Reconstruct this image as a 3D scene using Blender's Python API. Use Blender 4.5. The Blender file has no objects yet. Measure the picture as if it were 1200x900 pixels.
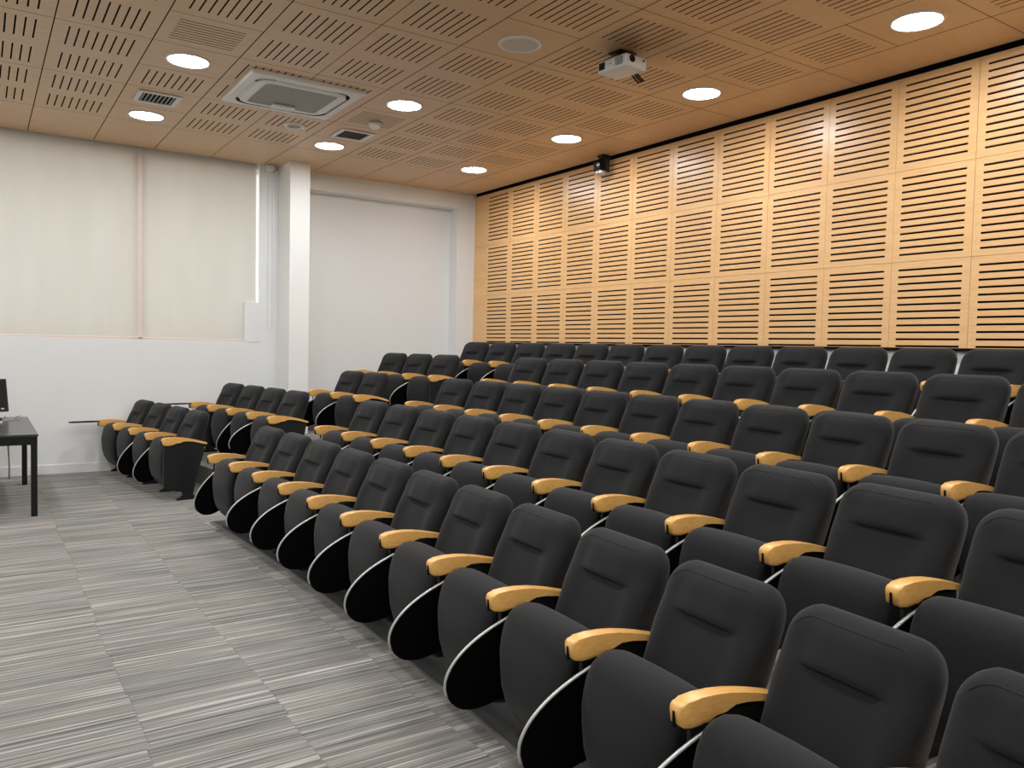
import bpy, bmesh, math, random
from mathutils import Matrix, Vector
C = bpy.context.scene.collection
PI = math.pi
random.seed(4)

# ------------------------------------------------------------------ helpers
def link(name, bm, mat, parent=None, smooth=False, angle=None):
    me = bpy.data.meshes.new(name)
    bmesh.ops.recalc_face_normals(bm, faces=bm.faces[:])
    bm.to_mesh(me); bm.free()
    for m in (mat if isinstance(mat, (list, tuple)) else [mat]): me.materials.append(m)
    if smooth:
        for p in me.polygons: p.use_smooth = True
        if angle is not None:
            try: me.set_sharp_from_angle(angle=math.radians(angle))
            except Exception: pass
    o = bpy.data.objects.new(name, me); C.objects.link(o)
    if parent is not None: o.parent = parent
    return o
def thing(name, label, cat, loc=(0, 0, 0), rotz=0.0, group=None):
    o = bpy.data.objects.new(name, None); C.objects.link(o)
    o.empty_display_size = 0.1
    o.location = loc; o.rotation_euler = (0, 0, rotz)
    o['label'] = label; o['category'] = cat
    if group: o['group'] = group
    return o
def tag(o, label, cat, group=None):
    o['label'] = label; o['category'] = cat
    if group: o['group'] = group
    return o
def struct(o): o['kind'] = 'structure'; return o
def box(bm, x0, x1, y0, y1, z0, z1, bev=0.0, seg=2):
    r = bmesh.ops.create_cube(bm, size=1.0)
    vs = r['verts']
    for v in vs:
        v.co = Vector(((x0+x1)/2+v.co.x*(x1-x0), (y0+y1)/2+v.co.y*(y1-y0), (z0+z1)/2+v.co.z*(z1-z0)))
    if bev > 0:
        es = list({e for v in vs for e in v.link_edges})
        bmesh.ops.bevel(bm, geom=es, offset=bev, segments=seg, profile=0.5, affect='EDGES')
def quad(bm, pts): return bm.faces.new([bm.verts.new(p) for p in pts])
def prism_y(bm, prof, y0, y1, bev=0.0, seg=2):
    """profile in (x,z) extruded along y"""
    a = [bm.verts.new((x, y0, z)) for x, z in prof]; b = [bm.verts.new((x, y1, z)) for x, z in prof]
    f0 = bm.faces.new(a); f1 = bm.faces.new(b[::-1]); n = len(prof)
    for i in range(n): bm.faces.new((a[i], b[i], b[(i+1) % n], a[(i+1) % n]))
    if bev > 0:
        bmesh.ops.bevel(bm, geom=list(f0.edges)+list(f1.edges), offset=bev, segments=seg, profile=0.5, affect='EDGES')
def loft(bm, rings, cap=True):
    R = [[bm.verts.new(p) for p in r] for r in rings]
    n = len(R[0])
    for a, b in zip(R[:-1], R[1:]):
        for i in range(n): bm.faces.new((a[i], a[(i+1) % n], b[(i+1) % n], b[i]))
    if cap:
        bm.faces.new(R[0][::-1]); bm.faces.new(R[-1])
def tube(bm, pts, r, n=8, closed=False):
    pts = [Vector(p) for p in pts]; rings = []
    up = Vector((0.13, 0.31, 0.94))
    for i, p in enumerate(pts):
        if closed: d = pts[(i+1) % len(pts)]-pts[i-1]
        else: d = pts[min(i+1, len(pts)-1)]-pts[max(i-1, 0)]
        d.normalize(); a = d.cross(up)
        if a.length < 1e-3: a = d.cross(Vector((1, 0, 0)))
        a.normalize(); b = d.cross(a).normalized()
        rings.append([p+a*math.cos(2*PI*k/n)*r+b*math.sin(2*PI*k/n)*r for k in range(n)])
    if closed: rings.append(rings[0])
    if closed:
        R = [[bm.verts.new(p) for p in r_] for r_ in rings[:-1]]; R.append(R[0])
        for A, B in zip(R[:-1], R[1:]):
            for i in range(n): bm.faces.new((A[i], A[(i+1) % n], B[(i+1) % n], B[i]))
    else: loft(bm, rings)
def lathe(bm, prof, n=40, c=(0, 0, 0)):
    """profile (r,z) revolved about z"""
    rings = []
    for k in range(n):
        a = 2*PI*k/n
        rings.append([bm.verts.new((c[0]+r*math.cos(a), c[1]+r*math.sin(a), c[2]+z)) for r, z in prof])
    for k in range(n):
        A, B = rings[k], rings[(k+1) % n]
        for i in range(len(prof)-1):
            bm.faces.new((A[i], A[i+1], B[i+1], B[i]))
def disc(bm, r, z, n=40, c=(0, 0)):
    bm.faces.new([bm.verts.new((c[0]+r*math.cos(2*PI*k/n), c[1]+r*math.sin(2*PI*k/n), z)) for k in range(n)])
def interp(x, xs, ys):
    if x <= xs[0]: return ys[0]
    for i in range(len(xs)-1):
        if x <= xs[i+1]: return ys[i]+(ys[i+1]-ys[i])*(x-xs[i])/(xs[i+1]-xs[i])
    return ys[-1]
def sstep(a, b, x):
    t = min(1, max(0, (x-a)/(b-a))); return t*t*(3-2*t)

# ------------------------------------------------------------------ materials
LPOW = 100.0; LCOL = (0.97, 0.985, 1.0)
class NT:
    def __init__(s, name):
        s.m = bpy.data.materials.new(name); s.m.use_nodes = True
        s.n = s.m.node_tree.nodes; s.l = s.m.node_tree.links
        s.b = s.n['Principled BSDF']; s.out = s.n['Material Output']
    def add(s, t, **k):
        n = s.n.new(t)
        for a, v in k.items():
            if hasattr(n, a): setattr(n, a, v)
        return n
    def set(s, n, **k):
        for a, v in k.items(): n.inputs[a.replace('_', ' ')].default_value = v
    def ln(s, a, b): s.l.new(a, b)
    def math(s, op, a, b=None, clamp=False):
        n = s.n.new('ShaderNodeMath'); n.operation = op; n.use_clamp = clamp
        for i, v in enumerate((a, b)):
            if v is None: continue
            if isinstance(v, (int, float)): n.inputs[i].default_value = v
            else: s.l.new(v, n.inputs[i])
        return n.outputs[0]
    def ramp(s, fac, stops, interp='LINEAR'):
        n = s.n.new('ShaderNodeValToRGB'); n.color_ramp.interpolation = interp
        e = n.color_ramp.elements
        while len(e) < len(stops): e.new(0.5)
        for i, (p, c) in enumerate(stops):
            e[i].position = p; e[i].color = (*c, 1) if len(c) == 3 else c
        s.l.new(fac, n.inputs[0]); return n.outputs[0]
    def noise(s, vec, scale, detail=3, rough=0.5, dim='3D'):
        n = s.n.new('ShaderNodeTexNoise'); n.noise_dimensions = dim
        n.inputs['Scale'].default_value = scale; n.inputs['Detail'].default_value = detail; n.inputs['Roughness'].default_value = rough
        if vec is not None: s.l.new(vec, n.inputs['Vector'])
        return n.outputs['Fac']
    def mapping(s, vec, scale=(1, 1, 1), loc=(0, 0, 0)):
        n = s.n.new('ShaderNodeMapping'); n.inputs['Scale'].default_value = scale; n.inputs['Location'].default_value = loc
        s.l.new(vec, n.inputs['Vector']); return n.outputs[0]
    def bump(s, h, strength=0.2, dist=0.01):
        n = s.n.new('ShaderNodeBump'); n.inputs['Strength'].default_value = strength; n.inputs['Distance'].default_value = dist
        s.l.new(h, n.inputs['Height']); s.l.new(n.outputs[0], s.b.inputs['Normal'])
    def mix(s, fac, a, b, mode='MIX'):
        n = s.n.new('ShaderNodeMix'); n.data_type = 'RGBA'; n.blend_type = mode
        for sock, v in ((n.inputs[0], fac), (n.inputs[6], a), (n.inputs[7], b)):
            if isinstance(v, (int, float)): sock.default_value = v
            elif isinstance(v, tuple): sock.default_value = (*v, 1) if len(v) == 3 else v
            else: s.l.new(v, sock)
        return n.outputs[2]
def simple(name, col, rough=0.5, metal=0.0, spec=0.5, var=0.06, scale=30, bump=0.0, sheen=0.0):
    t = NT(name); tc = t.add('ShaderNodeTexCoord')
    f = t.noise(tc.outputs['Object'], scale, 3)
    c = t.ramp(f, [(0.25, tuple(v*(1-var) for v in col)), (0.75, tuple(min(1, v*(1+var)) for v in col))])
    t.ln(c, t.b.inputs['Base Color'])
    t.set(t.b, Roughness=rough, Metallic=metal); t.b.inputs['Specular IOR Level'].default_value = spec
    if bump: t.bump(f, bump, 0.003)
    if sheen:
        t.b.inputs['Sheen Weight'].default_value = sheen; t.b.inputs['Sheen Roughness'].default_value = 0.5
    return t.m
def fabric():
    t = NT('black_upholstery'); tc = t.add('ShaderNodeTexCoord')
    oi = t.add('ShaderNodeObjectInfo')
    big = t.noise(tc.outputs['Object'], 4.0, 3)
    fine = t.noise(tc.outputs['Object'], 420, 2)
    c = t.ramp(big, [(0.3, (0.0070, 0.0074, 0.0080)), (0.7, (0.0098, 0.0103, 0.0110))])
    c2 = t.mix(t.math('MULTIPLY', fine, 0.45), c, (0.019, 0.0198, 0.0208))
    t.ln(c2, t.b.inputs['Base Color'])
    t.set(t.b, Roughness=0.92); t.b.inputs['Specular IOR Level'].default_value = 0.25
    t.b.inputs['Sheen Weight'].default_value = 0.11; t.b.inputs['Sheen Roughness'].default_value = 0.45
    t.bump(fine, 0.25, 0.002)
    return t.m
def wood(name, c0, c1, c2, stretch, rough=0.32, coat=0.3, spec=0.5, stain_shade=None):
    t = NT(name); tc = t.add('ShaderNodeTexCoord')
    v = t.mapping(tc.outputs['Object'], stretch)
    g = t.noise(v, 9, 5, 0.6)
    g2 = t.noise(t.mapping(tc.outputs['Object'], tuple(s*0.18 for s in stretch)), 7, 2)
    f = t.math('ADD', t.math('MULTIPLY', g, 0.65), t.math('MULTIPLY', g2, 0.35))
    c = t.ramp(f, [(0.36, c0), (0.5, c1), (0.66, c2)])
    if stain_shade:
        cx, cy, cz, r = stain_shade
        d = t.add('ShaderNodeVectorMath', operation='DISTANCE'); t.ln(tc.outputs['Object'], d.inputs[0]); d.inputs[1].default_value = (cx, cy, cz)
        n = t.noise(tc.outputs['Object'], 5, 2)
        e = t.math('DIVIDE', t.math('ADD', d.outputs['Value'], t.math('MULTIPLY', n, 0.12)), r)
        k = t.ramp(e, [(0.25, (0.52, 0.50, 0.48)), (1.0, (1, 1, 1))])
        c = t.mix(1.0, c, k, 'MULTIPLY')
    t.ln(c, t.b.inputs['Base Color'])
    t.set(t.b, Roughness=rough); t.b.inputs['Coat Weight'].default_value = coat; t.b.inputs['Coat Roughness'].default_value = 0.28
    t.b.inputs['Specular IOR Level'].default_value = spec
    return t.m
def carpet(name, dark=1.0):
    t = NT(name); tc = t.add('ShaderNodeTexCoord'); sep = t.add('ShaderNodeSeparateXYZ'); t.ln(tc.outputs['Object'], sep.inputs[0])
    x, y = sep.outputs[0], sep.outputs[1]
    # half metre square carpet tiles, rows offset
    ty = t.math('FLOOR', t.math('DIVIDE', y, 0.5))
    off = t.math('MULTIPLY', t.math('FRACT', t.math('MULTIPLY', ty, 0.37)), 0.02)
    xs = t.math('DIVIDE', t.math('ADD', x, off), 0.5); tx = t.math('FLOOR', xs)
    cid = t.add('ShaderNodeCombineXYZ'); t.ln(tx, cid.inputs[0]); t.ln(ty, cid.inputs[1])
    wn = t.add('ShaderNodeTexWhiteNoise'); wn.noise_dimensions = '2D'; t.ln(cid.outputs[0], wn.inputs['Vector'])
    rnd = wn.outputs['Value']
    def stripes(sy, sx, seed):
        cv = t.add('ShaderNodeCombineXYZ')
        t.ln(t.math('ADD', t.math('MULTIPLY', x, sx), t.math('MULTIPLY', rnd, 37.0+seed)), cv.inputs[0])
        t.ln(t.math('MULTIPLY', y, sy), cv.inputs[1]); cv.inputs[2].default_value = seed
        return t.noise(cv.outputs[0], 1.0, 3, 0.6)
    s1 = stripes(70, 1.0, 3.1); s2 = stripes(190, 1.6, 8.7); s3 = stripes(14, 0.7, 1.3)
    f = t.math('ADD', t.math('ADD', t.math('MULTIPLY', s1, 0.52), t.math('MULTIPLY', s2, 0.38)), t.math('MULTIPLY', s3, 0.10))
    k = dark
    c = t.ramp(f, [(0.37, (0.065*k, 0.063*k, 0.062*k)), (0.45, (0.180*k, 0.175*k, 0.166*k)), (0.53, (0.250*k, 0.243*k, 0.228*k)), (0.62, (0.55*k, 0.535*k, 0.50*k))])
    tint = t.ramp(s3, [(0.35, (0.97, 0.98, 1.0)), (0.65, (1.0, 0.975, 0.93))])
    c = t.mix(1.0, c, tint, 'MULTIPLY')
    # tile joints across the stripes
    fx = t.math('FRACT', xs)
    j = t.math('LESS_THAN', fx, 0.011)
    c = t.mix(t.math('MULTIPLY', j, 0.18), c, (0.05, 0.05, 0.05))
    br = t.math('ADD', 0.965, t.math('MULTIPLY', rnd, 0.06))
    bc = t.add('ShaderNodeCombineColor')
    for i in range(3): t.ln(br, bc.inputs[i])
    c = t.mix(1.0, c, bc.outputs[0], 'MULTIPLY')
    t.ln(c, t.b.inputs['Base Color']); t.set(t.b, Roughness=0.95); t.b.inputs['Specular IOR Level'].default_value = 0.15
    t.bump(t.noise(tc.outputs['Object'], 300, 2), 0.3, 0.003)
    return t.m
def emit(name, col, s):
    t = NT(name); t.set(t.b, Base_Color=(0.9, 0.9, 0.9, 1)); t.b.inputs['Emission Color'].default_value = (*col, 1); t.b.inputs['Emission Strength'].default_value = s
    return t.m
def plaster(name, col):
    t = NT(name); tc = t.add('ShaderNodeTexCoord')
    a = t.noise(tc.outputs['Object'], 1.2, 4); b = t.noise(tc.outputs['Object'], 90, 2)
    c = t.ramp(a, [(0.3, tuple(v*0.965 for v in col)), (0.7, col)])
    t.ln(c, t.b.inputs['Base Color']); t.set(t.b, Roughness=0.7); t.b.inputs['Specular IOR Level'].default_value = 0.3
    t.bump(b, 0.06, 0.002); return t.m
def blind_mat():
    t = NT('blind_cloth'); tc = t.add('ShaderNodeTexCoord')
    a = t.noise(t.mapping(tc.outputs['Object'], (3, 1, 0.6)), 1.6, 3); w = t.noise(tc.outputs['Object'], 260, 2)
    c = t.ramp(a, [(0.3, (0.595, 0.58, 0.525)), (0.7, (0.635, 0.62, 0.565))])
    t.ln(c, t.b.inputs['Base Color']); t.set(t.b, Roughness=0.8); t.b.inputs['Specular IOR Level'].default_value = 0.2
    t.bump(w, 0.1, 0.001)
    tr = t.add('ShaderNodeBsdfTranslucent'); tr.inputs['Color'].default_value = (0.66, 0.65, 0.60, 1)
    mx = t.add('ShaderNodeMixShader'); mx.inputs[0].default_value = 0.10
    t.ln(t.b.outputs[0], mx.inputs[1]); t.ln(tr.outputs[0], mx.inputs[2]); t.ln(mx.outputs[0], t.out.inputs[0])
    return t.m
def glass_mat():
    t = NT('window_glass'); t.set(t.b, Base_Color=(0.95, 0.98, 0.97, 1), Roughness=0.02); t.b.inputs['Transmission Weight'].default_value = 1.0; t.b.inputs['IOR'].default_value = 1.1
    return t.m

M_fab = fabric()
M_arm = wood('armrest_beech', (0.62, 0.31, 0.075), (0.76, 0.41, 0.115), (0.84, 0.50, 0.165), (3, 30, 30), rough=0.30, coat=0.4)
M_wall_wood = wood('maple_panel', (0.74, 0.435, 0.185), (0.80, 0.485, 0.215), (0.85, 0.53, 0.25), (6, 0.7, 9), rough=0.36, coat=0.22)
M_ceil = wood('ceiling_veneer', (0.61, 0.402, 0.222), (0.66, 0.440, 0.248), (0.70, 0.475, 0.272), (1.2, 14, 10), rough=0.45, coat=0.12, stain_shade=(3.86, 4.22, 3.556, 0.55))  # soot stain and projector shade darkened together into the veneer colour
M_black = simple('slot_black', (0.006, 0.005, 0.005), 0.9, spec=0.1)
M_dark = simple('black_metal', (0.007, 0.007, 0.0075), 0.5, spec=0.35)
M_tab = simple('tablet_laminate', (0.0015, 0.0015, 0.0018), 0.6, spec=0.06)
M_rim = simple('tablet_edge_silver', (0.50, 0.50, 0.48), 0.4, metal=0.5)
M_floor = carpet('striped_carpet'); M_tier = carpet('tier_carpet', 0.95)
M_white = plaster('white_paint', (0.77, 0.785, 0.78)); M_pillar = plaster('pillar_paint', (0.83, 0.835, 0.82))
M_base = simple('baseboard_white', (0.74, 0.75, 0.75), 0.45, var=0.02)
M_blind = blind_mat(); M_glass = glass_mat()
M_frame_leak = simple('window_frame_leak_tint', (0.80, 0.66, 0.61), 0.5, var=0.04)  # pink light leak between the blinds painted as frame colour
M_bar = simple('blind_bar_leak_tint', (0.72, 0.61, 0.56), 0.5, var=0.04)  # bar tinted pink for the light leaking below the blinds
M_plast = simple('white_plastic', (0.76, 0.76, 0.75), 0.4, var=0.03)
M_greyp = simple('grey_grille', (0.32, 0.315, 0.30), 0.6, var=0.05, scale=200)
M_spk = simple('speaker_cloth', (0.60, 0.575, 0.54), 0.7, var=0.05, scale=300)
M_light = emit('downlight_glow', LCOL, LPOW)
M_desk = simple('desk_black', (0.006, 0.006, 0.0065), 0.5, spec=0.25, var=0.1)
M_desktop = simple('desk_top_laminate', (0.03, 0.03, 0.032), 0.25, var=0.1)
M_screen = simple('monitor_screen', (0.004, 0.0045, 0.0045), 0.35, spec=0.2)
M_cable = simple('cable_black', (0.01, 0.01, 0.01), 0.5); M_cableg = simple('cable_grey', (0.35, 0.35, 0.35), 0.5)
M_plinth_shade = simple('plinth_seat_shade', (0.022, 0.023, 0.022), 0.7, var=0.15, scale=12)
M_rail = simple('floor_rail_metal', (0.16, 0.16, 0.155), 0.6, metal=0.2)
M_key = simple('keyboard_black', (0.015, 0.015, 0.016), 0.4); M_silver = simple('silver_metal', (0.6, 0.6, 0.6), 0.3, metal=0.9)
M_lens = simple('lens_glass', (0.004, 0.004, 0.006), 0.08)

# ------------------------------------------------------------------ camera (solved from the ceiling grid and wall panels)
CZ = 1.4441; H = 3.556
XA = 0.4354; YW = 9.6824; XJ = 5.798
cam = bpy.data.cameras.new('camera'); co = bpy.data.objects.new('camera', cam); C.objects.link(co)
Rr = [[0.8313244329149538, -0.5553645478140807, 0.021677321557145728], [0.007325610359062269, 0.049948525488341014, 0.9987249272118964], [0.5557391678400017, 0.8301056341411026, -0.045591813911055976]]
m = Matrix.Identity(4)
for i in range(3):
    m[i][0] = Rr[0][i]; m[i][1] = Rr[1][i]; m[i][2] = -Rr[2][i]
m[0][3], m[1][3], m[2][3] = 0, 0, CZ
co.matrix_world = m
cam.sensor_width = 36; cam.lens = 36*935.34/1200; cam.clip_start = 0.02; cam.clip_end = 100
bpy.context.scene.camera = co
bpy.context.scene.view_settings.view_transform = 'Standard'
bpy.context.scene.view_settings.look = 'None'
bpy.context.scene.view_settings.exposure = 0.0

# ------------------------------------------------------------------ rows of seats: arcs
RAD, YC = 32.137, 4.024
ROWS = [  # tip x, arm height z, first arm y, pitch, first k, last k (arms), left group first arm y, left arms
    dict(x=1.524, z=0.550, a=1.373, p=0.4992, k0=-2, k1=10, la=7.593, ln=4),
    dict(x=2.352, z=0.742, a=1.322, p=0.4992, k0=-1, k1=10, la=7.319, ln=4),
    dict(x=3.290, z=0.9135, a=1.678, p=0.4851, k0=-1, k1=10, la=7.508, ln=2),
    dict(x=4.100, z=1.1145, a=2.007, p=0.5030, k0=-1, k1=9, la=7.458, ln=3),
    dict(x=4.950, z=1.267, a=2.250, p=0.4858, k0=-1, k1=13, la=None, ln=0)]
for r in ROWS: r['t'] = r['z']-0.55
def arcx(x0, y): return x0-(y-YC)**2/(2*RAD)

# ------------------------------------------------------------------ setting
X0, Y0 = -3.4, -2.7           # far left and near end of the room
bm = bmesh.new(); quad(bm, [(X0, Y0, 0), (XJ+0.1, Y0, 0), (XJ+0.1, 9.9, 0), (X0, 9.9, 0)])
struct(link('floor', bm, M_floor))
def tier(x0, z0, z1):
    bm = bmesh.new(); n = 40; top = []; bot = []
    for i in range(n+1):
        y = Y0+(9.9-Y0)*i/n
        top.append((arcx(x0, y), y))
    vt = [bm.verts.new((x, y, z1)) for x, y in top]; vb = [bm.verts.new((x, y, z0)) for x, y in top]
    wt = [bm.verts.new((XJ+0.08, y, z1)) for x, y in top]
    for i in range(n):
        bm.faces.new((vb[i], vb[i+1], vt[i+1], vt[i])); bm.faces.new((vt[i], vt[i+1], wt[i+1], wt[i]))
    return bm
for i in range(1, 5):
    t0, t1 = ROWS[i-1]['t'], ROWS[i]['t']
    struct(link('floor_tier', tier(ROWS[i]['x']-0.20, t0, t1), M_tier))

# far wall with the window opening and the framed niche
bm = bmesh.new(); WB = YW+0.22
box(bm, X0-0.2, 3.05, YW, WB, 0, 1.452)
box(bm, 2.80, 3.05, YW, WB, 1.452, H+0.1)
box(bm, X0-0.2, -2.0, YW, WB, 1.452, H+0.1)
box(bm, 3.2, XJ+0.2, YW+0.20, WB+0.1, 0, H+0.1)
box(bm, 3.2, XJ+0.2, YW, YW+0.21, 3.345, H+0.1)
box(bm, 5.515, XJ+0.2, YW, YW+0.21, 0, 3.345)
box(bm, -2.0, 2.80, YW+0.06, WB, 3.50, H+0.1)
struct(link('wall_back', bm, M_white))
bm = bmesh.new(); box(bm, 2.632, 2.815, YW-0.006, WB, 1.44, 1.918, 0.004)
struct(link('trim_1', bm, M_white))
bm = bmesh.new(); box(bm, 3.035, 3.275, 9.262, YW+0.21, 0, H+0.05, 0.006)
struct(link('wall_pillar', bm, M_pillar))
bm = bmesh.new(); box(bm, X0-0.2, X0, Y0-0.2, YW+0.2, 0, H+0.1); struct(link('wall_left', bm, M_white))
bm = bmesh.new(); box(bm, X0-0.2, XJ+0.2, Y0-0.2, Y0, 0, H+0.1); struct(link('wall_front', bm, M_white))
bm = bmesh.new(); box(bm, X0, 3.035, YW-0.014, YW+0.01, 0, 0.098, 0.003); struct(link('baseboard_back', bm, M_base))

# window: frame, mullion, glass behind the blinds
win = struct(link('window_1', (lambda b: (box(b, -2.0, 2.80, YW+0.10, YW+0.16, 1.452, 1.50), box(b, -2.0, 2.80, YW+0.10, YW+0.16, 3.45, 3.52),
      box(b, 1.44, 1.56, YW+0.055, YW+0.16, 1.47, 3.50), box(b, -2.0, -1.94, YW+0.10, YW+0.16, 1.47, 3.5), box(b, 2.775, 2.80, YW+0.13, YW+0.16, 1.47, 3.5), b)[-1])(bmesh.new()), M_frame_leak))
bm = bmesh.new(); quad(bm, [(-1.95, YW+0.14, 1.48), (2.79, YW+0.14, 1.48), (2.79, YW+0.14, 3.48), (-1.95, YW+0.14, 3.48)])
link('pane', bm, M_glass, win)

# right wall: white below, slotted maple panels above
wr = bmesh.new(); box(wr, XJ+0.035, XJ+0.25, Y0-0.2, YW+0.3, 0, H+0.1)
wr = struct(link('wall_right', wr, M_white))
bm = bmesh.new(); box(bm, XJ+0.022, XJ+0.036, Y0, YW, 1.50, H+0.05); link('backing', bm, M_black, wr)
rows_z = [(1.507, 2.151, 1.519), (2.151, 2.832, 2.206), (2.832, 3.528, 2.896)]
PW = 0.5877
def acoustic(z0, z1, zs):
    """slotted panel centred on y=0, face at x=0, solid strips between dark slots"""
    bm = bmesh.new(); hw = PW/2-0.0012; sl = 0.236; sh = 0.0076; d = 0.018
    def bar(y0, y1, a, b): quad(bm, [(0, y0, a), (0, y1, a), (0, y1, b), (0, y0, b)])
    zz = [zs+0.0519*i for i in range(12)]
    a, b = z0+0.0012, z1-0.0012
    bar(-hw, -sl, a, b); bar(sl, hw, a, b)
    lo = a
    for z in zz:
        bar(-sl, sl, lo, z-sh)
        quad(bm, [(0, -sl, z-sh), (0, sl, z-sh), (d, sl, z-sh), (d, -sl, z-sh)])
        quad(bm, [(0, -sl, z+sh), (0, sl, z+sh), (d, sl, z+sh), (d, -sl, z+sh)])
        lo = z+sh
    bar(-sl, sl, lo, b)
    for y in (-hw, hw): quad(bm, [(0, y, a), (d, y, a), (d, y, b), (0, y, b)])
    quad(bm, [(0, -hw, a), (0, hw, a), (d, hw, a), (d, -hw, a)]); quad(bm, [(0, -hw, b), (0, hw, b), (d, hw, b), (d, -hw, b)])
    return bm
for z0, z1, zs in rows_z:
    first = None
    for i in range(13):
        yc = 9.075-PW*i
        if first is None:
            first = link('acoustic_panel', acoustic(z0, z1, zs), M_wall_wood, wr); o = first
        else:
            o = first.copy(); C.objects.link(o); o.parent = wr
        o.location = (XJ, yc, 0)
    bm = bmesh.new(); box(bm, XJ, XJ+0.02, 9.370, YW+0.0, z0+0.0012, z1-0.0012); link('end_panel', bm, M_wall_wood, wr)
    bm = bmesh.new(); box(bm, XJ, XJ+0.02, Y0, 9.075-PW*12.5, z0+0.0012, z1-0.0012); link('plain_panel', bm, M_wall_wood, wr)
bm = bmesh.new(); box(bm, XJ-0.004, XJ+0.03, Y0, YW, 1.488, 1.5065); link('bottom_shadow_line', bm, M_black, wr)  # black strip painted as the shadow line under the wood panels

# ceiling: veneer tiles with real slots and joints under a black void
U = 0.6017
def ceiling_mesh():
    bm = bmesh.new(); z = H
    def q(x0, x1, y0, y1):
        if x1 > x0 and y1 > y0: quad(bm, [(x0, y0, z), (x1, y0, z), (x1, y1, z), (x0, y1, z)])
    def slotted(x0, x1, y0, y1, g):
        # eight slots running along y
        w = 0.0055; n = 8; mx = 0.095; my = 0.10
        ya, yb = y0+my, y1-my
        q(x0, x1, y0+g[0], ya); q(x0, x1, yb, y1-g[1])
        cx = [x0+mx+(x1-x0-2*mx)*i/(n-1) for i in range(n)]
        lo = x0
        for c in cx: q(lo, c-w, ya, yb); lo = c+w
        q(lo, x1, ya, yb)
    def slotted_h(x0, x1, y0, y1, g):
        w = 0.0055; n = 9; mx = 0.08; my = 0.11
        xa, xb = x0+mx, x1-mx
        q(x0, xa, y0+g[0], y1-g[1]); q(xb, x1, y0+g[0], y1-g[1])
        lo = y0+g[0]
        for i in range(n):
            c = y0+my+(y1-y0-2*my)*i/(n-1); q(xa, xb, lo, c-w); lo = c+w
        q(xa, xb, lo, y1-g[1])
    G = 0.0026
    special = {}
    for k in (1, 4, 7, -2, -5):
        for mm in (0, 3, 6, 9, 12, 15): special[(k, mm)] = 'solid'
    special[(1, 1)] = special[(4, 1)] = 'solid'
    special[(1, 4)] = special[(4, 2)] = 'horiz'
    y1 = 8.5888
    for k in range(-7, 9):
        x0, x1 = XA+0.6*k, XA+0.6*(k+1)
        if k == 8: x1 = XJ-0.045
        gx = 0.0042 if k != 3 else 0.0026
        a, b = x0+gx, x1-0.0035
        q(a, b, y1+G, YW+0.001)
        if k == 8:
            for i in range(11): q(a, b+0.0035, y1-2*U*(i+1)+G, y1-2*U*i-G)
            continue
        for mm in range(0, 19):
            yb = y1-U*mm; ya = yb-U
            kind = special.get((k, mm), 'slot')
            lo_s = special.get((k, mm+1)) is not None or kind != 'slot' or mm % 2 == 1
            hi_s = special.get((k, mm-1)) is not None or kind != 'slot' or mm % 2 == 0
            g = (G if lo_s else 0, G if hi_s else 0)
            if kind == 'solid': q(a, b, ya+g[0], yb-g[1])
            elif kind == 'horiz': slotted_h(a, b, ya, yb, g)
            else: slotted(a, b, ya, yb, g)
    # thickness rim along the right edge
    quad(bm, [(XJ-0.045, Y0, z), (XJ-0.045, YW, z), (XJ-0.045, YW, z+0.012), (XJ-0.045, Y0, z+0.012)])
    return bm
bm = ceiling_mesh()
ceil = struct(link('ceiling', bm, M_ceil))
bm = bmesh.new(); box(bm, X0-0.2, XJ+0.2, Y0-0.2, YW+0.3, H+0.022, H+0.06); link('void_backing', bm, M_black, ceil)

# curved floor rail in front of the first row
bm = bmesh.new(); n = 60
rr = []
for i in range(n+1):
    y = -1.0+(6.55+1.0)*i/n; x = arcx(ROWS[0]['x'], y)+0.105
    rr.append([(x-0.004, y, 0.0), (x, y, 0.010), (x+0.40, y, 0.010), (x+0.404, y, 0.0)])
loft(bm, rr); struct(link('trim_2', bm, M_plinth_shade))  # plinth strip coloured near black to stand for shade under the seats
bm = bmesh.new(); rr = []
for i in range(n+1):
    y = -1.0+(6.55+1.0)*i/n; x = arcx(ROWS[0]['x'], y)+0.105
    rr.append([(x-0.009, y, 0.0), (x-0.006, y, 0.012), (x+0.006, y, 0.012), (x+0.006, y, 0.0)])
loft(bm, rr); struct(link('trim_3', bm, M_rail))

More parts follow.
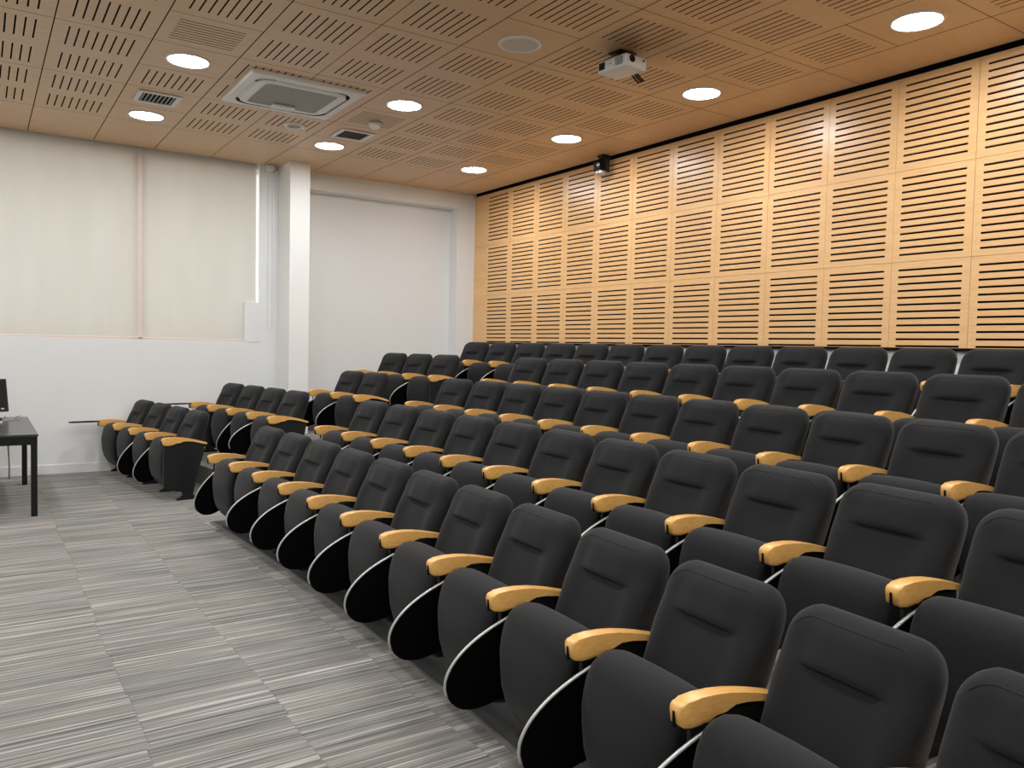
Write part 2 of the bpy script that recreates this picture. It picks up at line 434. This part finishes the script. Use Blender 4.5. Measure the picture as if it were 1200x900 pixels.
# ------------------------------------------------------------------ auditorium chair
AY = 0.25     # arm centre line, half the pitch
def backrest_bm():
    bm = bmesh.new(); zs = [0.235, 0.245, 0.27, 0.32, 0.38, 0.44, 0.50, 0.56, 0.60, 0.625, 0.640, 0.648, 0.654, 0.662, 0.675, 0.695, 0.715, 0.733, 0.748, 0.760, 0.769, 0.775, 0.779, 0.782, 0.784, 0.785]
    rings = []; ss = [-1, -0.985, -0.95, -0.88, -0.78, -0.66, -0.55, -0.42, -0.25, 0, 0.25, 0.42, 0.55, 0.66, 0.78, 0.88, 0.95, 0.985, 1]
    for z in zs:
        hw = interp(z, [0.235, 0.35, 0.55, 0.68, 0.80], [0.198, 0.210, 0.223, 0.231, 0.228])
        r = 0.085; zt = 0.785-r
        if z > zt: hw -= r*0.98*(1-math.sqrt(max(0, 1-((z-zt)/r)**2)))
        base = interp(z, [0.235, 0.30, 0.45, 0.60, 0.70, 0.785], [0.183, 0.203, 0.263, 0.323, 0.361, 0.392])
        top = 0.0
        bot = 0.03*(1-sstep(0.235, 0.27, z))
        th = interp(z, [0.235, 0.35, 0.60, 0.80], [0.105, 0.122, 0.108, 0.090])
        fr = []
        for s in ss:
            a = abs(s)
            edge = 0.040*(1-math.sqrt(max(0, 1-(max(0, a-0.72)/0.28)**2)))
            wc = 1-sstep(0.36, 0.62, a)
            head = 0.0
            if z > 0.650: head = -0.015*wc*interp(z, [0.650, 0.664, 0.70, 0.745, 0.785], [0.0, 1.0, 1.0, 0.6, 0.0])
            else: head = 0.011*wc*interp(z, [0.50, 0.60, 0.640, 0.650], [0.0, 0.35, 0.8, 1.0])
            side = -0.012*sstep(0.45, 0.8, a)*interp(z, [0.25, 0.4, 0.6, 0.68], [0, 1, 1, 0])   # bolsters
            fr.append((base+edge+head+side+top+bot, hw*s, z))
        bk = []
        for s in (0.985, 0.9, 0.7, 0.35, 0, -0.35, -0.7, -0.9, -0.985):
            a = abs(s); e = 0.030*(1-math.sqrt(max(0, 1-(max(0, a-0.7)/0.3)**2)))
            bk.append((base+th-e-top-bot, hw*s, z))
        ring = fr+bk
        if z > 0.737:
            kk = max(0.10, math.sqrt(max(0, 1-((z-0.737)/0.0485)**2))); mid = base+0.054
            ring = [(mid+(x-mid)*kk, y, zz) for x, y, zz in ring]
        rings.append(ring)
    loft(bm, rings); return bm
def piping_bm():
    """fine seam lying on the front face just below the rounded top edge"""
    bm = bmesh.new(); pts = []
    def xf(y, z):
        hw = interp(z, [0.235, 0.35, 0.55, 0.68, 0.80], [0.198, 0.210, 0.223, 0.231, 0.228]); r = 0.085; zt = 0.785-r
        if z > zt: hw -= r*0.98*(1-math.sqrt(max(0, 1-((z-zt)/r)**2)))
        base = interp(z, [0.60, 0.70, 0.785], [0.323, 0.361, 0.392]); a = min(1, abs(y)/hw)
        x = base+0.040*(1-math.sqrt(max(0, 1-(max(0, a-0.72)/0.28)**2)))
        wc = 1-sstep(0.36, 0.62, a); x -= 0.015*wc*interp(z, [0.70, 0.745, 0.785], [1.0, 0.6, 0.0])
        if z > 0.737: x = base+0.054+(x-base-0.054)*math.sqrt(max(0, 1-((z-0.737)/0.0485)**2))
        return x
    hw, r, zt = 0.207, 0.078, 0.764-0.078
    yz = [(-hw+r+r*math.cos(PI-PI/2*i/10), zt+r*math.sin(PI-PI/2*i/10)) for i in range(2, 11)]
    yz += [(-0.129+0.258*i/12, 0.764) for i in range(1, 12)]
    yz += [(hw-r+r*math.cos(PI/2-PI/2*i/10), zt+r*math.sin(PI/2-PI/2*i/10)) for i in range(0, 9)]
    n = len(yz)
    for k, (y, z) in enumerate(yz):
        sink = 0.003*max(0, 1-min(k, n-1-k)/3.0)
        pts.append((xf(y, z)+0.0006+sink, y, z))
    tube(bm, pts, 0.0017, 6); return bm
def seat_bm():
    """tipped-up seat cushion: side profile lofted across the width"""
    prof = [(0.040, 0.32), (0.039, 0.38), (0.046, 0.43), (0.058, 0.475), (0.078, 0.512), (0.106, 0.534), (0.142, 0.540), (0.180, 0.531), (0.216, 0.510), (0.246, 0.478), (0.258, 0.43), (0.256, 0.36), (0.250, 0.26), (0.236, 0.165), (0.208, 0.112), (0.168, 0.090), (0.126, 0.098), (0.090, 0.130), (0.061, 0.185), (0.045, 0.250)]
    cx, cz = 0.15, 0.33
    bm = bmesh.new(); rings = []
    for s in (-1, -0.995, -0.97, -0.92, -0.84, -0.7, -0.45, -0.15, 0.15, 0.45, 0.7, 0.84, 0.92, 0.97, 0.995, 1):
        a = abs(s); k = 1.0-0.17*(1-math.sqrt(max(0, 1-(max(0, a-0.72)/0.28)**2)))
        ring = []
        for x, z in prof:
            w = interp(z, [0.09, 0.14, 0.22, 0.40], [0.160, 0.186, 0.204, 0.214])
            dome = 0.012*(1-s*s)
            zz = cz+(z-cz)*(1-(1-k)*0.8); xx = cx+(x-cx)*k
            if z > 0.45: zz += dome*0.8
            if x < 0.08: xx -= dome
            ring.append((xx, w*s, zz))
        rings.append(ring)
    loft(bm, rings); return bm
ARM_TOP = [(0.022, 0.545), (0.024, 0.558), (0.031, 0.565), (0.052, 0.570), (0.095, 0.574), (0.145, 0.573), (0.195, 0.568), (0.245, 0.559), (0.295, 0.548), (0.345, 0.535), (0.395, 0.519), (0.420, 0.508)]
ARM_BOT = [(0.422, 0.494), (0.390, 0.501), (0.345, 0.514), (0.300, 0.526), (0.250, 0.533), (0.210, 0.534), (0.175, 0.529), (0.145, 0.519), (0.118, 0.507), (0.092, 0.500), (0.066, 0.499), (0.042, 0.503), (0.027, 0.513)]
def arm_bm():
    bm = bmesh.new(); prism_y(bm, ARM_TOP+ARM_BOT, AY-0.024, AY+0.024, 0.008, 3); return bm
def slot_bm():
    bm = bmesh.new(); box(bm, 0.0195, 0.032, AY-0.0035, AY+0.0035, 0.506, 0.546); return bm
def tablet_prof(n=36, grow=0.0):
    """rounded D shape hanging beside the seat"""
    pts = []
    ca, sa = math.cos(math.radians(24)), math.sin(math.radians(24))
    for i in range(n):
        t = 2*PI*i/n; c, s = math.cos(t), math.sin(t)
        e = 2/2.3
        u = (0.248+grow)*math.copysign(abs(c)**e, c); v = (0.128+grow)*math.copysign(abs(s)**e, s)
        pts.append((0.085+u*ca-v*sa, 0.333+u*sa+v*ca))
    return pts
TY = AY-0.020
def tablet_bm():
    bm = bmesh.new(); prism_y(bm, [(x, max(z, 0.16)) for x, z in tablet_prof()], TY-0.007, TY+0.007); return bm
def rim_bm():
    bm = bmesh.new(); P = tablet_prof(72, 0.0015); pts = [(P[i][0], TY, P[i][1]) for i in range(9, 37)]  # rim built only along its lit upper arc, unlit part left out
    tube(bm, pts, 0.0062, 6); return bm
def post_bm():
    bm = bmesh.new(); tube(bm, [(0.068, AY-0.006, 0.51), (0.068, AY-0.008, 0.47), (0.062, AY-0.012, 0.435)], 0.006, 8); return bm
def standard_bm():
    bm = bmesh.new()
    prism_y(bm, [(0.130, 0.52), (0.330, 0.52), (0.345, 0.40), (0.315, 0.12), (0.300, 0.055), (0.205, 0.055), (0.190, 0.12), (0.145, 0.30)], AY-0.010, AY+0.012, 0.003, 1)
    return bm
def foot_bm():
    bm = bmesh.new()
    prism_y(bm, [(0.150, 0.0), (0.360, 0.0), (0.350, 0.016), (0.300, 0.030), (0.285, 0.075), (0.215, 0.075), (0.205, 0.030), (0.160, 0.016)], AY-0.018, AY+0.018, 0.003, 1)
    return bm
def end_panel_bm(y):
    bm = bmesh.new()
    prism_y(bm, [(0.040, 0.506), (0.092, 0.503), (0.118, 0.510), (0.145, 0.522), (0.175, 0.532), (0.210, 0.537), (0.250, 0.536), (0.300, 0.529), (0.345, 0.517), (0.390, 0.504), (0.405, 0.495), (0.385, 0.40), (0.325, 0.20), (0.280, 0.080), (0.255, 0.066), (0.16, 0.080), (0.065, 0.104), (0.045, 0.118), (0.038, 0.16)], y-0.016, y+0.016, 0.006, 2)
    return bm
def open_tablet_bm():
    bm = bmesh.new(); pr = []
    for i in range(28):
        t = 2*PI*i/28; c, s = math.cos(t), math.sin(t); e = 2/3.0
        pr.append((-0.125+0.15*math.copysign(abs(c)**e, c), AY-0.055+0.065*math.copysign(abs(s)**e, s)))
    a = [bm.verts.new((x, y, 0.556)) for x, y in pr]; b = [bm.verts.new((x, y, 0.564)) for x, y in pr]
    bm.faces.new(a[::-1]); bm.faces.new(b)
    for i in range(28): bm.faces.new((a[i], a[(i+1) % 28], b[(i+1) % 28], b[i]))
    return bm
PARTS = {}
def proto(name, bm, mat, smooth=True, angle=None):
    o = link(name, bm, mat, None, smooth, angle); C.objects.unlink(o); PARTS[name] = o
proto('backrest', backrest_bm(), M_fab); proto('piping', piping_bm(), M_fab)
proto('seat', seat_bm(), M_fab); proto('armrest', arm_bm(), M_arm, True, 50); proto('hinge_slot', slot_bm(), M_black, False)
proto('writing_tablet', tablet_bm(), M_tab, True, 40); proto('tablet_rim', rim_bm(), M_rim); proto('hinge_post', post_bm(), M_dark)
proto('leg', standard_bm(), M_dark, False); proto('foot', foot_bm(), M_dark, False)
proto('side_panel', end_panel_bm(-AY), M_fab, True, 40); proto('open_tablet', open_tablet_bm(), M_tab, True, 40)
def part(name, parent, dy=0.0, newname=None):
    o = PARTS[name].copy(); o.name = newname or name; C.objects.link(o); o.parent = parent
    if dy: o.location.y = dy
    return o
def chair(label, group, loc, rz, tablet='stowed', near_arm=None, near_panel=False, sy=1.0):
    t = thing('auditorium_chair', label, 'chair', loc, rz, group)
    b = part('backrest', t); part('piping', b)
    part('seat', t)
    def arm(dy, tab):
        a = part('armrest', t, dy); part('hinge_slot', a)
        l = part('leg', t, dy); part('foot', l)
        if tab in ('stowed', 'tucked'):
            w = part('writing_tablet', t, dy); part('tablet_rim', w); part('hinge_post', t, dy)
            if tab == 'tucked':
                a_ = math.radians(-20); w.rotation_euler.y = a_; w.location.x = 0.068-(0.068*math.cos(a_)+0.45*math.sin(a_)); w.location.z = 0.415-(-0.068*math.sin(a_)+0.45*math.cos(a_))
        elif tab == 'open': part('open_tablet', t, dy, 'writing_tablet')
    arm(0.0, tablet)
    if near_arm is not None: arm(-2*AY, near_arm)
    if near_panel: part('side_panel', t)
    t.scale = (1, sy, 1)
    return t
ORD = ['first', 'second', 'third', 'fourth', 'fifth', 'sixth', 'seventh', 'eighth', 'ninth', 'tenth', 'eleventh', 'twelfth', 'thirteenth', 'fourteenth', 'fifteenth']
RN = ['front row', 'second row', 'third row', 'fourth row', 'back row']
NEAR = {0: (1.6325, 0.477), -1: (1.163, 0.460), -2: (0.700, 0.472)}    # the nearest seats sit slightly closer together
for ri, r in enumerate(ROWS):
    def place(y):
        x = arcx(r['x'], y); return (x, y, r['t']), math.atan((y-YC)/RAD)
    ks = list(range(r['k0'], r['k1']))[::-1]       # farthest first
    for n, k in enumerate(ks):
        y = r['a']+r['p']*(k+0.5); sy = r['p']/0.5
        if ri == 0 and k in NEAR: y, sy = NEAR[k][0], NEAR[k][1]/0.5
        loc, rz = place(y)
        if ri == 4: lab = 'black padded chair in back row under wood wall, %s from white far wall' % ORD[n]
        else: lab = 'black padded chair in %s of long block, %s from the aisle' % (RN[ri], ORD[n])
        tab = 'stowed'
        if ri == 0 and k == 8: tab = 'none'
        if ri == 0 and k == 9: tab = 'tucked'
        chair(lab, 'chairs of the %s, long block' % RN[ri], loc, rz, tab, sy=sy)
    if r['la'] is not None:
        for n in range(r['ln']):
            y = r['la']+r['p']*(n+0.5); loc, rz = place(y)
            last = n == r['ln']-1
            tab = 'open' if (last and ri in (0, 1)) else 'stowed'
            if ri == 0 and n in (0, 1): tab = 'tucked'
            if ri == 1 and n == 1: tab = 'tucked'
            if ri in (0, 1) and n == 2: tab = 'none'
            lab = 'black padded chair in %s of short block by window wall, %s from the aisle' % (RN[ri], ORD[n])
            chair(lab, 'chairs of the %s, short block' % RN[ri], loc, rz, tab, near_arm='none' if n == 0 else None, near_panel=(n == 0), sy=r['p']/0.5)

# ------------------------------------------------------------------ blinds
def blind(x0, x1, label):
    t = thing('roller_blind', label, 'blind', ((x0+x1)/2, YW+0.035, 1.458)); w = (x1-x0)/2
    bm = bmesh.new(); nx, nz = 24, 16; zt = H+0.005-1.458
    vs = [[bm.verts.new((-w+2*w*i/nx, 0.003*math.sin(i*0.9+j*0.25)*math.sin(PI*j/nz), 0.012+(zt-0.012)*j/nz)) for j in range(nz+1)] for i in range(nx+1)]
    for i in range(nx):
        for j in range(nz): bm.faces.new((vs[i][j], vs[i+1][j], vs[i+1][j+1], vs[i][j+1]))
    link('blind_cloth', bm, M_blind, t, True)
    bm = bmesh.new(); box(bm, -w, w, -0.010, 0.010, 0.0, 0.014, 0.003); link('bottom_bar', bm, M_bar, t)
    return t
blind(-1.95, 1.479, 'wide beige roller blind pulled down over the left part of the window')
blind(1.523, 2.765, 'narrower beige roller blind beside the white pillar, pulled down to the sill')
# chain of the right blind
bm = bmesh.new(); pts = []
for i in range(14): pts.append((2.955, YW-0.02, 3.52-(3.52-1.66)*i/13))
for i in range(9):
    a = PI*i/8; pts.append((2.93+0.025*math.cos(a), YW-0.02, 1.66-0.05*math.sin(a)-0.02))
for i in range(14): pts.append((2.905, YW-0.02, 1.66+(3.52-1.66)*i/13))
tube(bm, pts, 0.0035, 6)
tag(link('blind_chain', bm, M_plast, None, True), 'thin pale blind chain hanging in a loop beside the white pillar', 'blind chain')
t = thing('blind_bracket', 'small white bracket at the ceiling corner beside the right blind', 'bracket', (2.915, YW-0.05, H-0.09))
bm = bmesh.new(); prism_y(bm, [(-0.05, 0.0), (0.05, 0.02), (0.05, 0.085), (-0.05, 0.085)], -0.03, 0.05, 0.004, 1); link('cover', bm, M_plast, t)
bm = bmesh.new(); tube(bm, [(0.05, -0.035, 0.075), (0.06, -0.035, 0.03), (0.02, -0.035, 0.0)], 0.008, 8); link('hook', bm, M_cableg, t, True)

# ------------------------------------------------------------------ ceiling fittings
def downlight(x, y, label):
    t = thing('downlight', label, 'ceiling light', (x, y, H), 0, 'round downlights in the wooden ceiling')
    bm = bmesh.new(); lathe(bm, [(0.160, 0.004), (0.162, -0.004), (0.158, -0.009), (0.146, -0.010), (0.142, -0.006)], 48); link('trim_ring', bm, M_plast, t, True)
    bm = bmesh.new(); disc(bm, 0.1455, -0.0065, 48); link('diffuser', bm, M_light, t)
    return t
lx = [XA+0.9, XA+2.7, XA+4.5]; ly = [8.288, 6.482, 4.677, 2.871]
downlight(lx[0], ly[0], 'round glowing downlight between the small vent and the window wall')
downlight(lx[0], ly[1], 'round glowing downlight left of the air conditioner, near the top left')
downlight(lx[1], ly[0], 'round glowing downlight in front of the white pillar')
downlight(lx[1], ly[1], 'round glowing downlight between the air conditioner and the ceiling speaker')
downlight(lx[2], ly[0], 'round glowing downlight in the far corner by wood wall and white wall')
downlight(lx[2], ly[1], 'round glowing downlight nearest the small camera on the wood wall')
downlight(lx[2], ly[2], 'round glowing downlight just right of the projector')
downlight(lx[2], ly[3], 'large near round downlight at the top right above the wood wall')
def lamp(x, y):
    L = bpy.data.lights.new('downlight_lamp', 'AREA'); L.shape = 'DISK'; L.size = 0.29; L.energy = LPOW*PI*0.0665; L.color = LCOL
    o = bpy.data.objects.new('downlight_lamp', L); C.objects.link(o); o.location = (x, y, H-0.012)
for x, y in [(lx[0], ly[2]), (lx[0], ly[3]), (lx[0], 1.065), (lx[1], ly[3]), (lx[1], 1.065), (lx[2], 1.065), (lx[2], -0.74), (lx[1], -0.74), (lx[0], -0.74),
             (lx[0]-1.8, ly[0]), (lx[0]-1.8, ly[1]), (lx[0]-1.8, ly[2]), (lx[0]-1.8, ly[3]), (lx[0]-1.8, 1.065), (lx[0]-1.8, -0.74), (lx[0]-3.6, ly[0]), (lx[0]-3.6, ly[2]), (lx[0]-3.6, 1.065)]:
    lamp(x, y)

t = thing('ceiling_speaker', 'round pale flush speaker in a plain ceiling tile, not lit', 'speaker', (lx[1]+0.015, 4.70, H))
bm = bmesh.new(); lathe(bm, [(0.150, 0.003), (0.152, -0.006), (0.146, -0.011), (0.128, -0.011), (0.126, -0.007)], 48); link('rim', bm, M_plast, t, True)
bm = bmesh.new(); disc(bm, 0.128, -0.009, 48); link('grille', bm, M_spk, t)
t = thing('round_air_diffuser', 'small round white air diffuser in the ceiling in front of the pillar', 'air vent', (2.574, 7.746, H))
bm = bmesh.new(); lathe(bm, [(0.105, 0.003), (0.107, -0.010), (0.098, -0.016), (0.070, -0.012), (0.066, -0.004)], 40); link('ring', bm, M_plast, t, True)
bm = bmesh.new(); disc(bm, 0.068, -0.006, 40); link('mesh', bm, M_greyp, t)
t = thing('smoke_detector', 'small round white smoke detector on a finely slotted ceiling tile', 'smoke detector', (3.165, 7.175, H))
bm = bmesh.new(); lathe(bm, [(0.0, -0.004), (0.062, -0.004), (0.062, -0.016), (0.050, -0.020), (0.048, -0.016)], 32); link('base', bm, M_plast, t, True)
bm = bmesh.new(); lathe(bm, [(0.046, -0.016), (0.050, -0.030), (0.046, -0.045), (0.030, -0.054), (0.0, -0.056)], 32); link('sensor', bm, M_plast, t, True)
def vent(x, y, label, sx=0.35, sy=0.36):
    t = thing('ceiling_vent', label, 'air vent', (x, y, H), 0, 'square ceiling vents')
    bm = bmesh.new(); a, b, w = sx/2, sy/2, 0.04
    for (x0, x1, y0, y1) in ((-a, a, -b, -b+w), (-a, a, b-w, b), (-a, -a+w, -b+w, b-w), (a-w, a, -b+w, b-w)): box(bm, x0, x1, y0, y1, -0.012, -0.002, 0.003, 1)
    link('frame', bm, M_plast, t)
    bm = bmesh.new(); quad(bm, [(-a+w, -b+w, -0.0025), (a-w, -b+w, -0.0025), (a-w, b-w, -0.0025), (-a+w, b-w, -0.0025)]); link('duct', bm, M_black, t)
    n = 8
    first = None
    for i in range(n):
        xx = -a+w+(sx-2*w)*(i+0.5)/n
        if first is None:
            bm = bmesh.new(); quad(bm, [(-0.011, -b+w, -0.011), (-0.011, b-w, -0.011), (0.009, b-w, -0.003), (0.009, -b+w, -0.003)]); first = link('slat', bm, M_greyp, t); o = first
        else:
            o = first.copy(); C.objects.link(o); o.parent = t
        o.location = (xx, 0, 0)
    return t
vent(1.32, 7.645, 'square white ceiling vent with slats beside a downlight, near the window')
vent(3.16, 7.71, 'square white ceiling vent with slats near the smoke detector')

# cassette air conditioner
t = thing('air_conditioner', 'large square white cassette air conditioner set in the wooden ceiling', 'air conditioner', (2.245, 6.815, H))
A = 0.475
bm = bmesh.new()
def rrect(a, r, z, n=7):
    out = []
    for cx, cy, s in ((a-r, a-r, 0), (-a+r, a-r, PI/2), (-a+r, -a+r, PI), (a-r, -a+r, 1.5*PI)):
        for i in range(n): out.append((cx+r*math.cos(s+PI/2*i/(n-1)), cy+r*math.sin(s+PI/2*i/(n-1)), z))
    return out
R1 = [rrect(A, 0.012, -0.001), rrect(A, 0.014, -0.020), rrect(A-0.012, 0.02, -0.030), rrect(A-0.075, 0.13, -0.032)]
loft(bm, R1, cap=False); link('outer_panel', bm, M_plast, t, True, 30)
bm = bmesh.new(); loft(bm, [rrect(A-0.075, 0.13, -0.031), rrect(A-0.085, 0.13, -0.012), rrect(A-0.100, 0.125, -0.012)], cap=False); link('air_slot', bm, M_dark, t, True, 30)
bm = bmesh.new(); loft(bm, [rrect(A-0.100, 0.125, -0.012), rrect(A-0.104, 0.12, -0.034), rrect(A-0.125, 0.10, -0.040), rrect(A-0.165, 0.06, -0.040), rrect(A-0.175, 0.03, -0.034)], cap=False); link('inner_frame', bm, M_plast, t, True, 30)
bm = bmesh.new(); bm.faces.new([bm.verts.new(p) for p in rrect(A-0.172, 0.03, -0.033)]); link('return_grille', bm, M_greyp, t)
first = None
for a in range(4):
    if first is None:
        bm = bmesh.new(); quad(bm, [(-0.26, A-0.102, -0.034), (0.26, A-0.102, -0.034), (0.26, A-0.074, -0.024), (-0.26, A-0.074, -0.024)]); first = link('louvre', bm, M_plast, t); o = first
    else: o = first.copy(); C.objects.link(o); o.parent = t
    o.rotation_euler = (0, 0, a*PI/2)
bm = bmesh.new(); box(bm, -0.10, 0.10, A-0.265, A-0.155, -0.054, -0.034, 0.008); link('sensor_box', bm, M_plast, t)

# projector
t = thing('projector', 'white projector hanging from a bracket under the wooden ceiling', 'projector', (3.835, 4.405, 3.420), math.radians(4)); t.scale = (1.065, 1.065, 1.0)
bm = bmesh.new(); box(bm, -0.10, 0.10, -0.135, 0.135, 0.0, 0.085, 0.016, 3); link('body', bm, M_plast, t, True, 40)
bm = bmesh.new(); box(bm, -0.104, -0.094, 0.062, 0.118, 0.018, 0.070, 0.004); l = link('lens_window', bm, M_dark, t)
bm = bmesh.new()
lathe(bm, [(0.0, 0.0), (0.014, 0.0), (0.019, 0.003), (0.021, 0.0)], 24)
o = link('lens', bm, M_lens, l, True); o.location = (-0.105, 0.090, 0.044); o.rotation_euler = (0, -PI/2, 0)
bm = bmesh.new(); box(bm, -0.103, -0.095, -0.105, -0.040, 0.014, 0.072, 0.012, 3); link('vent_grille', bm, M_greyp, t)
bm = bmesh.new(); box(bm, -0.1025, -0.096, 0.000, 0.022, 0.040, 0.046); link('badge', bm, M_greyp, t)
bm = bmesh.new(); lathe(bm, [(0.0, 0.0), (0.020, 0.0), (0.024, 0.004), (0.026, 0.0)], 24); o = link('side_knob', bm, M_dark, t, True); o.location = (-0.045, -0.1365, 0.052); o.rotation_euler = (PI/2, 0, 0)
bm = bmesh.new(); lathe(bm, [(0.0, 0.0), (0.007, 0.0), (0.009, 0.003)], 16); o = link('socket', bm, M_dark, t, True); o.location = (0.060, -0.1365, 0.058); o.rotation_euler = (PI/2, 0, 0)
bm = bmesh.new(); box(bm, -0.05, 0.05, -0.06, 0.06, 0.085, 0.100, 0.003); tube(bm, [(0, 0, 0.09), (0, 0, 0.13)], 0.03, 16); box(bm, -0.075, 0.075, -0.06, 0.06, 0.126, 0.1355, 0.002)
for s in (-1, 1): tube(bm, [(0.09*s, 0.10, 0.080), (0.04*s, 0.05, 0.105)], 0.007, 8); tube(bm, [(0.09*s, -0.10, 0.080), (0.04*s, -0.05, 0.105)], 0.007, 8)
link('bracket', bm, M_dark, t, True, 40)
bm = bmesh.new()
for k, dx in enumerate((0.0, 0.02, 0.045)):
    tube(bm, [(0.095, -0.02+dx, 0.03), (0.135, -0.03+dx, 0.0), (0.15, -0.05+dx, -0.035), (0.135, -0.075+dx, -0.045), (0.12, -0.05+dx, -0.02), (0.13, 0.0+dx, 0.05), (0.06, 0.0+dx*0.3, 0.11)], 0.006, 8)
link('cable', bm, M_cable, t, True)

# small camera on a bracket at the top of the wood wall
t = thing('security_camera', 'small black and silver camera hung from the ceiling by the wood wall', 'camera', (5.66, 6.80, 3.40))
bm = bmesh.new(); box(bm, -0.035, 0.075, -0.055, -0.045, 0.145, 0.156, 0.002, 1); box(bm, 0.04, 0.055, -0.075, -0.055, -0.03, 0.15, 0.002, 1); box(bm, -0.03, 0.06, -0.06, 0.02, 0.12, 0.142, 0.004, 1); box(bm, -0.02, 0.03, -0.05, 0.05, 0.140, 0.156, 0.002, 1); link('bracket', bm, M_dark, t)
bm = bmesh.new(); lathe(bm, [(0.0, -0.055), (0.045, -0.055), (0.056, -0.045), (0.058, -0.02), (0.05, -0.012), (0.0, -0.012)], 32); link('base_ring', bm, M_silver, t, True, 40)
bm = bmesh.new(); box(bm, -0.045, 0.02, -0.02, 0.085, -0.012, 0.095, 0.014, 3); box(bm, 0.022, 0.038, -0.06, 0.06, -0.02, 0.12, 0.003, 1); link('body', bm, M_dark, t, True, 40)
bm = bmesh.new(); lathe(bm, [(0.0, 0.012), (0.014, 0.011), (0.022, 0.004), (0.024, 0.0)], 24); o = link('lens', bm, M_silver, t, True); o.location = (-0.044, 0.0, 0.05); o.rotation_euler = (0, -PI/2, 0)

# ------------------------------------------------------------------ desk, monitor, keyboard
DZ = 0.665
t = thing('desk', 'black rectangular desk with square metal legs at the left edge', 'desk', (0.0, 8.25, 0))
x0, x1, y0, y1 = -0.42, 0.392, 7.43-8.25, 9.11-8.25
bm = bmesh.new(); box(bm, x0-0.006, x1+0.006, y0-0.006, y1+0.006, DZ-0.018, DZ, 0.003); link('desktop', bm, M_desktop, t)
bm = bmesh.new()
box(bm, x0, x1, y0, y0+0.045, DZ-0.085, DZ-0.018, 0.002); box(bm, x0, x1, y1-0.045, y1, DZ-0.085, DZ-0.018, 0.002)
box(bm, x0, x0+0.045, y0+0.046, y1-0.046, DZ-0.085, DZ-0.018, 0.002); box(bm, x1-0.045, x1, y0+0.046, y1-0.046, DZ-0.085, DZ-0.018, 0.002); link('frame', bm, M_desk, t)
first = None
for (xx, yy) in ((x1-0.0235, y0+0.0235), (x1-0.0235, y1-0.0235), (x0+0.0235, y0+0.0235), (x0+0.0235, y1-0.0235)):
    if first is None:
        bm = bmesh.new(); box(bm, -0.0225, 0.0225, -0.0225, 0.0225, 0, DZ-0.084, 0.003); first = link('leg', bm, M_desk, t); o = first
    else: o = first.copy(); C.objects.link(o); o.parent = t
    o.location = (xx, yy, 0)
t = thing('monitor', 'black flat computer monitor standing on the desk', 'monitor', (0.03, 8.93, DZ), math.radians(16))
TL = Matrix.Rotation(math.radians(-13), 4, 'X')
bm = bmesh.new(); box(bm, -0.25, 0.215, -0.016, 0.016, 0.0, 0.315, 0.004); 
for v in bm.verts: v.co = TL @ v.co + Vector((0, 0, 0.065))
link('casing', bm, M_dark, t)
bm = bmesh.new(); quad(bm, [(-0.238, -0.0168, 0.030), (0.203, -0.0168, 0.030), (0.203, -0.0168, 0.303), (-0.238, -0.0168, 0.303)])
for v in bm.verts: v.co = TL @ v.co + Vector((0, 0, 0.065))
link('screen', bm, M_screen, t)
bm = bmesh.new(); quad(bm, [(0.150, -0.0175, 0.022), (0.176, -0.0175, 0.022), (0.176, -0.0175, 0.032), (0.150, -0.0175, 0.032)])
for v in bm.verts: v.co = TL @ v.co + Vector((0, 0, 0.065))
link('badge', bm, M_silver, t)
bm = bmesh.new(); box(bm, -0.10, 0.13, -0.11, 0.09, 0.0, 0.012, 0.004); box(bm, -0.03, 0.03, 0.01, 0.03, 0.01, 0.16, 0.004); link('stand', bm, M_dark, t)
t = thing('keyboard', 'black keyboard with pale front edge lying on the desk before the monitor', 'keyboard', (-0.02, 8.55, DZ), math.radians(8))
bm = bmesh.new(); box(bm, -0.22, 0.19, -0.07, 0.07, 0.0, 0.016, 0.004); link('case', bm, M_plast, t)
bm = bmesh.new()
for i in range(14):
    for j in range(4): box(bm, -0.21+i*0.0282, -0.21+i*0.0282+0.024, -0.058+j*0.031, -0.058+j*0.031+0.026, 0.015, 0.023)
link('keys', bm, M_key, t)
bm = bmesh.new()
tube(bm, [(0.29, 8.98, DZ+0.005), (0.31, 8.94, DZ+0.02), (0.33, 8.88, DZ+0.03), (0.30, 8.80, DZ+0.006), (0.25, 8.74, DZ+0.005), (0.22, 8.72, DZ+0.005), (0.19, 8.70, DZ+0.006)], 0.004, 6)
tag(link('cable', bm, M_cableg, None, True), 'thin grey cable curling over the desk top beside the monitor', 'cable')
bm = bmesh.new()
tube(bm, [(0.22, 9.19, 0.60), (0.232, 9.22, 0.50), (0.242, 9.28, 0.34), (0.250, 9.40, 0.14), (0.25, 9.5, 0.008)], 0.007, 6); tube(bm, [(0.20, 9.19, 0.60), (0.222, 9.22, 0.50), (0.238, 9.28, 0.34), (0.252, 9.40, 0.14), (0.254, 9.5, 0.007)], 0.006, 6)
tube(bm, [(0.21, 9.135, 0.672), (0.21, 9.15, 0.66), (0.21, 9.19, 0.605)], 0.007, 6)
tag(link('cable_bundle', bm, M_cableg, None, True), 'grey cables hanging behind the desk in front of white wall', 'cable')

# ------------------------------------------------------------------ daylight outside the window
w = bpy.data.worlds.new('daylight'); bpy.context.scene.world = w; w.use_nodes = True
w.node_tree.nodes['Background'].inputs[0].default_value = (1.0, 0.97, 0.93, 1); w.node_tree.nodes['Background'].inputs[1].default_value = 3.0
cy = bpy.context.scene.cycles
cy.max_bounces = 8; cy.diffuse_bounces = 6; cy.glossy_bounces = 3; cy.transmission_bounces = 4
cy.sample_clamp_indirect = 6.0; cy.use_denoising = True

for o in PARTS.values(): bpy.data.objects.remove(o)
